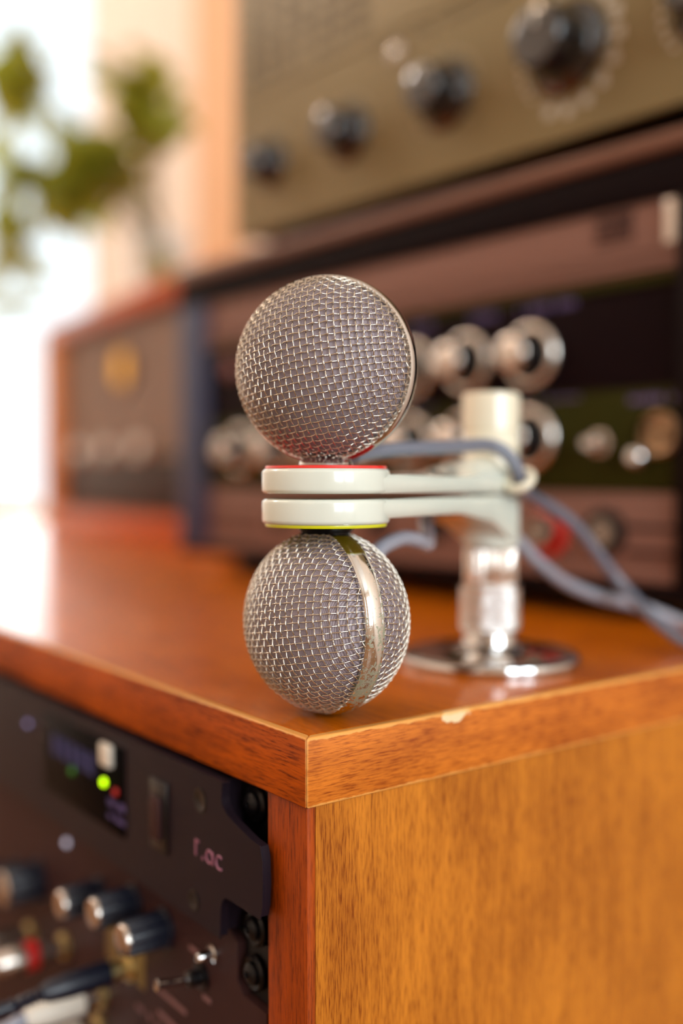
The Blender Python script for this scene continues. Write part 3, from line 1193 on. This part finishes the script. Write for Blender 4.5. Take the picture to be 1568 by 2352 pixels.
# ------------------------------------------------------------------ equipment case at the back of the cabinet top
G = W3(-419.84, 221.59, 0)
GR = R(4.01)
case = empty('equipment_case', G, GR, 'wide dark rack case on the cabinet top, holding the receiver with silver knobs', 'case')
X0, X1 = -62.0, 421.0
XI0, XI1 = -25.0, 360.8
DEP = 345
bm = nbm()
box(bm, X0, X1, 2, DEP, 219, 226.5, 1.5)
box(bm, X0, X1, 0, 30, 198.6, 219.0, 1.5)
obj('top_panel', bm, M['case_black'], case)
bm = nbm()
box(bm, X0, X1, -3.0, 14, 218.0, 228.0, 3.0, 4)
obj('front_lip', bm, M['case_lip'], case)
for (a, b_) in ((X0, XI0), (XI1, X1)):
    bm = nbm()
    box(bm, a, b_, 0, 8, 19, 198.5, 1.0)
    obj('front_rail', bm, M['case_blue'] if a < 0 else M['case_black'], case)
for a in (X0, X1 - 8):
    bm = nbm()
    box(bm, a, a + 8, 8, DEP, 19, 219, .5)
    obj('side_panel', bm, M['case_blue'], case)
bm = nbm()
box(bm, X0, X1, 0, DEP, 13.5, 19.0, 1.5)
obj('bottom_panel', bm, M['case_black'], case)
bm = nbm()
box(bm, X0 + 8, X1 - 8, DEP - 4, DEP, 19, 219)
obj('back_panel', bm, M['case_black'], case)
for (x, y) in ((8, 22), (390, 22), (8, 320), (390, 320)):
    bm = nbm()
    lathe(bm, [(0, 0), (12, 0), (13.5, 2), (14.5, 12), (14.5, 13.6), (0, 13.6)], 32, at(x, y, 0))
    obj('foot', bm, M['black_plastic'], case)

# blank bronze plate at the top of the case
pl = empty('cover_plate', G, GR, 'blank rose-bronze plate with a lettered patch, uppermost in the dark case', 'panel')
bm = nbm()
prism = [(0, 0)]
box(bm, XI0, XI1, 3, 9, 165.2, 198.3, .4)
for k, (z, d) in enumerate(((176.2, 1.6), (172.0, 1.2), (168.2, 2.2))):
    box(bm, XI0, XI1, 3 - d, 3.2, z - 1.5, z + 1.0, .4)
obj('plate', bm, M['bronze_panel'], pl)
bm = nbm()
box(bm, 315, 336, 2.6, 3.05, 182, 196, .1)
obj('lettered_patch', bm, M['bronze_dark'], pl)
bm = nbm()
marks(bm, 316, 335, 191, 2, 8, 2.3, 21, 3, 4)
obj('printed_text', bm, M['bronze_panel'], pl)
bm = nbm()
box(bm, 353.5, 359.5, 1.2, 3.05, 177, 197, .6)
obj('highlight_strip', bm, M['silver'], pl)  # silver strip added in place of a highlight on the plate

# receiver
rc = empty('receiver', G, GR, 'black and moss-green receiver with two rows of silver knobs, inside the dark case', 'audio receiver')
bm = nbm()
box(bm, XI0, XI1, 4, 9, 62.8, 164.8, .3)
box(bm, XI0 + 4, XI1 - 4, 9, 300, 64, 163)
obj('chassis', bm, M['black_panel'], rc)
bm = nbm()
box(bm, XI0 + .5, XI1 - .5, 3.2, 4.05, 63.2, 111.8, .2)
obj('lower_panel', bm, M['olive_panel'], rc)
bm = nbm()
box(bm, XI0 + .5, XI1 - .5, 2.4, 4.05, 160.0, 164.7, .3)
obj('upper_strip', bm, M['olive_panel'], rc)


def dish_knob(parent, x, z, y, s=1.0):
    bm = nbm()
    knob_lathe(bm, x, z, [(0, 0), (16.2 * s, 0), (17.0 * s, 1.4), (17.0 * s, 3.2), (16.2 * s, 4.8), (14.8 * s, 5.7), (13.4 * s, 5.6), (12.2 * s, 4.6), (11.5 * s, 3.2), (0, 3.2)], y, 64)
    k_ = obj('knob', bm, M['bright_silver'], parent)
    bm = nbm()
    knob_lathe(bm, x, z, [(0, 3.0), (11.8 * s, 3.0), (11.0 * s, 6), (10.6 * s, 17.0 * s), (0, 17.0 * s)], y, 48, lambda a, zz, q: .25 * math.cos(24 * a) if q in (2, 3) else 0)
    obj('knob_grip', bm, M['black_plastic'], k_)
    bm = nbm()
    knob_lathe(bm, x, z, [(0, 17.0 * s), (9.4 * s, 17.0 * s), (9.8 * s, 18.0 * s), (9.6 * s, 19.5 * s), (8.4 * s, 20.8 * s), (5 * s, 21.4 * s), (0, 21.6 * s)], y, 48)
    obj('knob_cap', bm, M['silver'], k_)


for x in (277, 233, 191, 149, 106):
    dish_knob(rc, x, 133, 4.0)
for x in (277, 233, 191, 149, 106, 64, 20):
    dish_knob(rc, x, 90.0, 3.2)
bm = nbm()
for i, (x, w) in enumerate(((287, 40), (240, 26), (196, 24), (152, 24), (108, 24))):
    marks(bm, x - w / 2, x + w / 2, 155.5, 4.6, int(w / 3), 3.75, 30 + i)
    marks(bm, x - w / 2, x + w / 2, 109, 1.6, int(w / 3), 2.95, 50 + i)
marks(bm, 335, 360, 105, 4, 8, 2.95, 70)
obj('printed_text', bm, M['violet_print'], rc)
bm = nbm()
knob_lathe(bm, 5, 149, [(0, 0), (8, 0), (8, 2), (6.6, 4), (0, 5)], 4.0, 32)
obj('jewel_lamp', bm, plain('dark_red_jewel', lin(110, 44, 36), .3, coat=.5), rc)
bm = nbm()
knob_lathe(bm, 319.5, 86.5, [(0, 0), (6.4, 0), (6.4, 2.2), (4.6, 2.6), (4.2, 8), (3.4, 8.6), (0, 8.6)], 3.2, 6)
tn = obj('toggle_switch', bm, M['silver'], rc)
bm = nbm()
tube(bm, catmull([(319.5, -5, 86.5), (319.5, -7, 86.5), (319.5, -10, 86.2)], 6), 2.2, 14, lambda t: .7 + .5 * t)
obj('lever', bm, M['chrome'], tn)
bm = nbm()
knob_lathe(bm, 342.5, 79.5, [(0, 0), (5.6, 0), (5.6, 2), (5.2, 6.5), (3.6, 8.8), (0, 9.8)], 3.2, 32)
obj('push_button', bm, M['chrome'], rc)
bm = nbm()
knob_lathe(bm, 352.0, 90.0, [(6.0, -.5), (10.2, -.5), (10.2, 2.2), (8.8, 3.2), (7.2, 2.6), (6.6, .4), (3, .4), (3, 4.5), (0, 4.5)], 3.2, 40)
obj('socket', bm, M['bronze'], rc)

# lower unit of the case
lu = empty('jack_unit', G, GR, 'rose-bronze rack unit with a red socket and a dark socket, lowest in the dark case', 'audio unit')
bm = nbm()
box(bm, XI0, XI1, 3, 9, 19.6, 62.4, .4)
box(bm, XI0 + 4, XI1 - 4, 9, 260, 20.2, 62)
box(bm, XI0, XI1, 1.2, 3.2, 20.2, 26.0, .5)
obj('front_panel', bm, M['bronze_panel'], lu)
for (a, b_, z) in ((334, 359.5, 46), (334, 359.5, 34), (XI0 + 2, 40, 44), (XI0 + 2, 40, 33)):
    bm = nbm()
    box(bm, a, b_, 2.6, 3.1, z - 1.3, z + 1.3, .1)
    obj('groove_line', bm, M['bronze_dark'], lu)
bm = nbm()
knob_lathe(bm, 288, 42, [(0, 0), (12.5, 0), (12.5, 2.0), (10.5, 3.5), (7.5, 3.8), (0, 3.8)], 3.0, 40)
rs = obj('red_socket', bm, M['red_plastic'], lu)
bm = nbm()
knob_lathe(bm, 287, 43, [(0, 3.6), (9.4, 3.6), (9.4, 8.0), (8.2, 9.4), (2.5, 8.8), (2.2, 6), (0, 6)], 3.0, 6)
obj('hex_nut', bm, M['gunmetal'], rs)
bm = nbm()
knob_lathe(bm, 322, 43, [(0, 0), (11.5, 0), (11.5, 2.2), (8.5, 3.0), (5.0, 2.6), (4.4, .4), (0, .4)], 3.0, 40)
ds = obj('dark_socket', bm, M['black_metal'], lu)
bm = nbm()
knob_lathe(bm, 322, 43, [(4.8, 2.4), (7.4, 2.4), (7.0, 4.8), (5.2, 4.8), (4.6, 3)], 3.0, 32)
obj('nut', bm, M['gunmetal'], ds)
for x in (60, 110, 160, 210):
    bm = nbm()
    knob_lathe(bm, x, 42, [(0, 0), (8, 0), (8, 1.6), (5.5, 2.4), (3.4, 2.0), (3.2, .3), (0, .3)], 3.0, 32)
    obj('small_socket', bm, M['black_metal'], lu)

# green instrument standing on the case
gi = empty('green_instrument', G + Vector((0, 0, .228)), GR, 'large olive-green instrument with big black knobs, standing on top of the dark case', 'instrument')
g0 = 228.0
bm = nbm()
box(bm, 17, 470, 8, 320, 239.5 - g0, 470 - g0, 2)
obj('cabinet_shell', bm, M['black_metal'], gi)
bm = nbm()
box(bm, 15, 497, 0, 8, 238.2 - g0, 472 - g0, 1.2)
box(bm, 20, 492, -1.2, .2, 331.2 - g0, 333.6 - g0, .4)
obj('front_panel', bm, M['green_panel'], gi)
for (x, y) in ((60, 26), (400, 26), (60, 290), (400, 290)):
    bm = nbm()
    lathe(bm, [(0, .2), (11, .2), (12, 2), (12.5, 11.6), (0, 11.6)], 28, at(x, y, 0))
    obj('foot', bm, M['black_plastic'], gi)
bm = nbm()
for c in range(7):
    for r_ in range(7):
        x = 30 + c * 18.5
        z = 340 + r_ * 10.0
        marks(bm, x, x + 13, z - g0, 6.5, 4, -.3, 100 + c * 9 + r_)
marks(bm, 160, 300, 322 - g0, 2.5, 50, -.3, 400)
obj('printed_table', bm, M['green_dark'], gi)
for i, (x, s) in enumerate(((55.7, 1), (135.9, 1), (218.2, 1.05), (299.5, 1.25), (380, 1.25), (455, 1.0))):
    bm = nbm()
    for k in range(22):
        a = R(-40 + k * 260 / 21)
        rr = 22.5 * s
        cx, cz = x + rr * math.cos(a), 282 - g0 + rr * math.sin(a)
        if i >= 3:
            k_s = 1.25
        else:
            k_s = .6
        box(bm, cx - k_s, cx + k_s, -.3, .05, cz - k_s, cz + k_s)
    obj('dial_marks', bm, M['white_print'], gi)
bm = nbm()
for k in range(8):
    a = R(-110 + k * 150 / 7)
    box(bm, 299.5 + 30 * math.cos(a) - 2.4, 299.5 + 30 * math.cos(a) + 2.4, -.4, .05, 282 - g0 + 30 * math.sin(a) - 2.6, 282 - g0 + 30 * math.sin(a) + 2.6)
obj('dial_marks', bm, M['white_print'], gi)
bm = nbm()
marks(bm, 265, 300, 322 - g0, 3.5, 12, -.3, 401)
obj('printed_text', bm, M['white_print'], gi)
for (x, s) in ((55.7, .9), (135.9, 1.0), (218.2, 1.08), (299.5, 1.3), (380, 1.3), (455, 1.0)):
    bm = nbm()
    knob_lathe(bm, x, 282 - g0, [(0, 0), (17.5 * s, 0), (18 * s, 1.2), (17 * s, 3.0), (13.5 * s, 5.5), (12.6 * s, 8), (11.8 * s, 18 * s), (10.8 * s, 19.6 * s), (8 * s, 20.2 * s), (0, 20.2 * s)],
               0, 64, lambda a, z, k: .35 * math.cos(20 * a) if k in (5, 6) else 0)
    kk = obj('knob', bm, M['knob_black'], gi)
    bm = nbm()
    box(bm, x - 1, x + 1, -20.7 * s, -20.1 * s, 282 - g0 + 3 * s, 282 - g0 + 9.5 * s, .2)
    obj('pointer_line', bm, M['white_print'], kk)
bm = nbm()
knob_lathe(bm, 179.0, 317.5 - g0, [(0, 0), (5.5, 0), (5.5, 1.4), (4.2, 2.6), (0, 4.2)], 0, 32)
obj('indicator_lamp', bm, M['chrome'], gi)


# ------------------------------------------------------------------ wooden meter box, far left
BO = W3(-1296, 416, 0)
BR = R(-3.57)
rb = empty('meter_box', BO, BR, 'orange-brown wooden box with an amber round meter, left of the dark case', 'radio')
BWD, BHT, BDP = 600, 300, 280
bm = nbm()
box(bm, 0, BWD, 0, BDP, BHT - 24, BHT, 3)
obj('top_board', bm, M['radio_wood'], rb)
for a in (-6, BWD - 46):
    bm = nbm()
    box(bm, a, a + 52, 0, BDP, 0, BHT - 24.2, 3)
    obj('side_board', bm, plain('honey_side_board', lin(236, 138, 36), .4, coat=.3, var=.2, vscale=12), rb)
bm = nbm()
box(bm, 46.2, BWD - 46.2, -6, BDP, 0, 26, 3)
obj('bottom_board', bm, M['radio_wood'], rb)
bm = nbm()
box(bm, 46.5, BWD - 46.5, 18, 26, 26.2, BHT - 24.4)
fp = obj('front_panel', bm, M['taupe_panel'], rb)
bm = nbm()
box(bm, 60, BWD - 60, 12, 17.8, 30, 96, 1)
obj('lower_panel', bm, M['dark_brown'], rb)
bm = nbm()
box(bm, 90, 390, 14, 17.8, 80, 92, 1)
obj('tuning_slot', bm, M['black_plastic'], rb)
bm = nbm()
knob_lathe(bm, 292, 213, [(0, 0), (27, 0), (27, 5), (23, 7), (22, 4), (0, 4)], 18, 48)
mt_ = obj('round_meter', bm, M['taupe_panel'], rb)
bm = nbm()
knob_lathe(bm, 292, 213, [(0, 4.1), (21.5, 4.1), (21.5, 4.8), (0, 4.8)], 18, 48)
obj('meter_face', bm, M['meter_glow'], mt_)['label'] = 'amber lit meter face'
for x in (140, 250, 364):
    bm = nbm()
    knob_lathe(bm, x, 108, [(0, 0), (14, 0), (14, 12), (12, 15), (0, 16)], 18, 40)
    kn = obj('knob', bm, M['bright_silver'], rb)

# ------------------------------------------------------------------ plant on the meter box
rnd = random.Random(4)
PX, PY = -1126, 530
pt = empty('potted_plant', W3(PX, PY, 300.3), 0, 'leafy green houseplant in a pale glazed pot, on top of the wooden box', 'plant')
bm = nbm()
lathe(bm, [(0, 0), (26, 0), (31, 4), (38, 60), (41, 112), (42, 120), (39, 121), (37, 112), (36, 104), (0, 104)], 56)
obj('pot', bm, M['pot'], pt)
bm = nbm()
lathe(bm, [(0, 103), (36, 103), (35.8, 106), (20, 108), (0, 107)], 40)
obj('soil', bm, M['soil'], pt)
clusters = [(-1132.2, 322.9, 600.4, 24, 44, 12), (-985.2, 436.3, 558.3, 36, 38, 8), (-1021.1, 423.0, 585.0, 30, 18, 5), (-970.7, 453.3, 516.5, 20, 24, 5),
            (-1081.6, 387.9, 502.3, 52, 26, 9), (-1090.8, 373.0, 446.2, 46, 26, 9), (-1088.9, 413.4, 472.4, 40, 35, 9), (-1073.4, 314.1, 468.5, 34, 18, 6), (-1030, 430, 480, 30, 30, 5),
            (-1128.2, 314.2, 400.1, 22, 28, 7), (-1059.4, 494.1, 373.1, 14, 8, 1), (-1035.1, 273.3, 285.5, 4, 6, 1), (-1099.0, 437.4, 540.3, 30, 26, 3)]
st_bm, fo_bm = nbm(), nbm()


def leaf(bm, base, d, nrm, L, w):
    d = d.normalized()
    s = d.cross(nrm).normalized()
    nrm = s.cross(d)
    rows = []
    for k in range(9):
        t = k / 8
        ww = w * math.sin(PI * min(1, t * .93 + .04)) ** .8 * (1 - .35 * t)
        c = base + d * L * t - nrm * (L * .28 * t * t)
        rows.append([bm.verts.new(c - s * ww + nrm * ww * .25), bm.verts.new(c), bm.verts.new(c + s * ww + nrm * ww * .25)])
    for a, b in zip(rows, rows[1:]):
        bm.faces.new((a[0], a[1], b[1], b[0]))
        bm.faces.new((a[1], a[2], b[2], b[1]))


for (x, y, z, sr, sz, n) in clusters:
    cc = Vector((x - PX, y - PY, z - 300.3))
    base = Vector((rnd.uniform(-14, 14), rnd.uniform(-14, 14), 104))
    if z < 300:
        mid = base + Vector((cc.x * .6, cc.y * .6, 150))
    else:
        mid = (base + cc) / 2 + Vector((0, 0, 40))
    path = catmull([base, mid, cc], 10)
    tube(st_bm, path, 2.2, 8, lambda t: 1.2 - .8 * t)
    for k in range(n if n == 1 else int(n * 1.6)):
        p = cc + Vector((rnd.gauss(0, sr * .55), rnd.gauss(0, sr * .55), rnd.gauss(0, sz * .55)))
        if n == 1:
            p = cc
        tube(st_bm, catmull([cc, (cc + p) / 2 + Vector((0, 0, 6)), p], 4), 1.1, 6)
        d = Vector((rnd.uniform(-1, 1), rnd.uniform(-1, 1), rnd.uniform(-.9, .3)))
        nr = Vector((rnd.uniform(-.6, .8), rnd.uniform(-1, .2), rnd.uniform(0, 1)))
        L_ = rnd.uniform(58, 92)
        leaf(fo_bm, p - d.normalized() * L_ * .4, d, nr, L_, rnd.uniform(19, 29))
obj('stems', st_bm, M['stem'], pt)
obj('foliage', fo_bm, M['leaf'], pt)
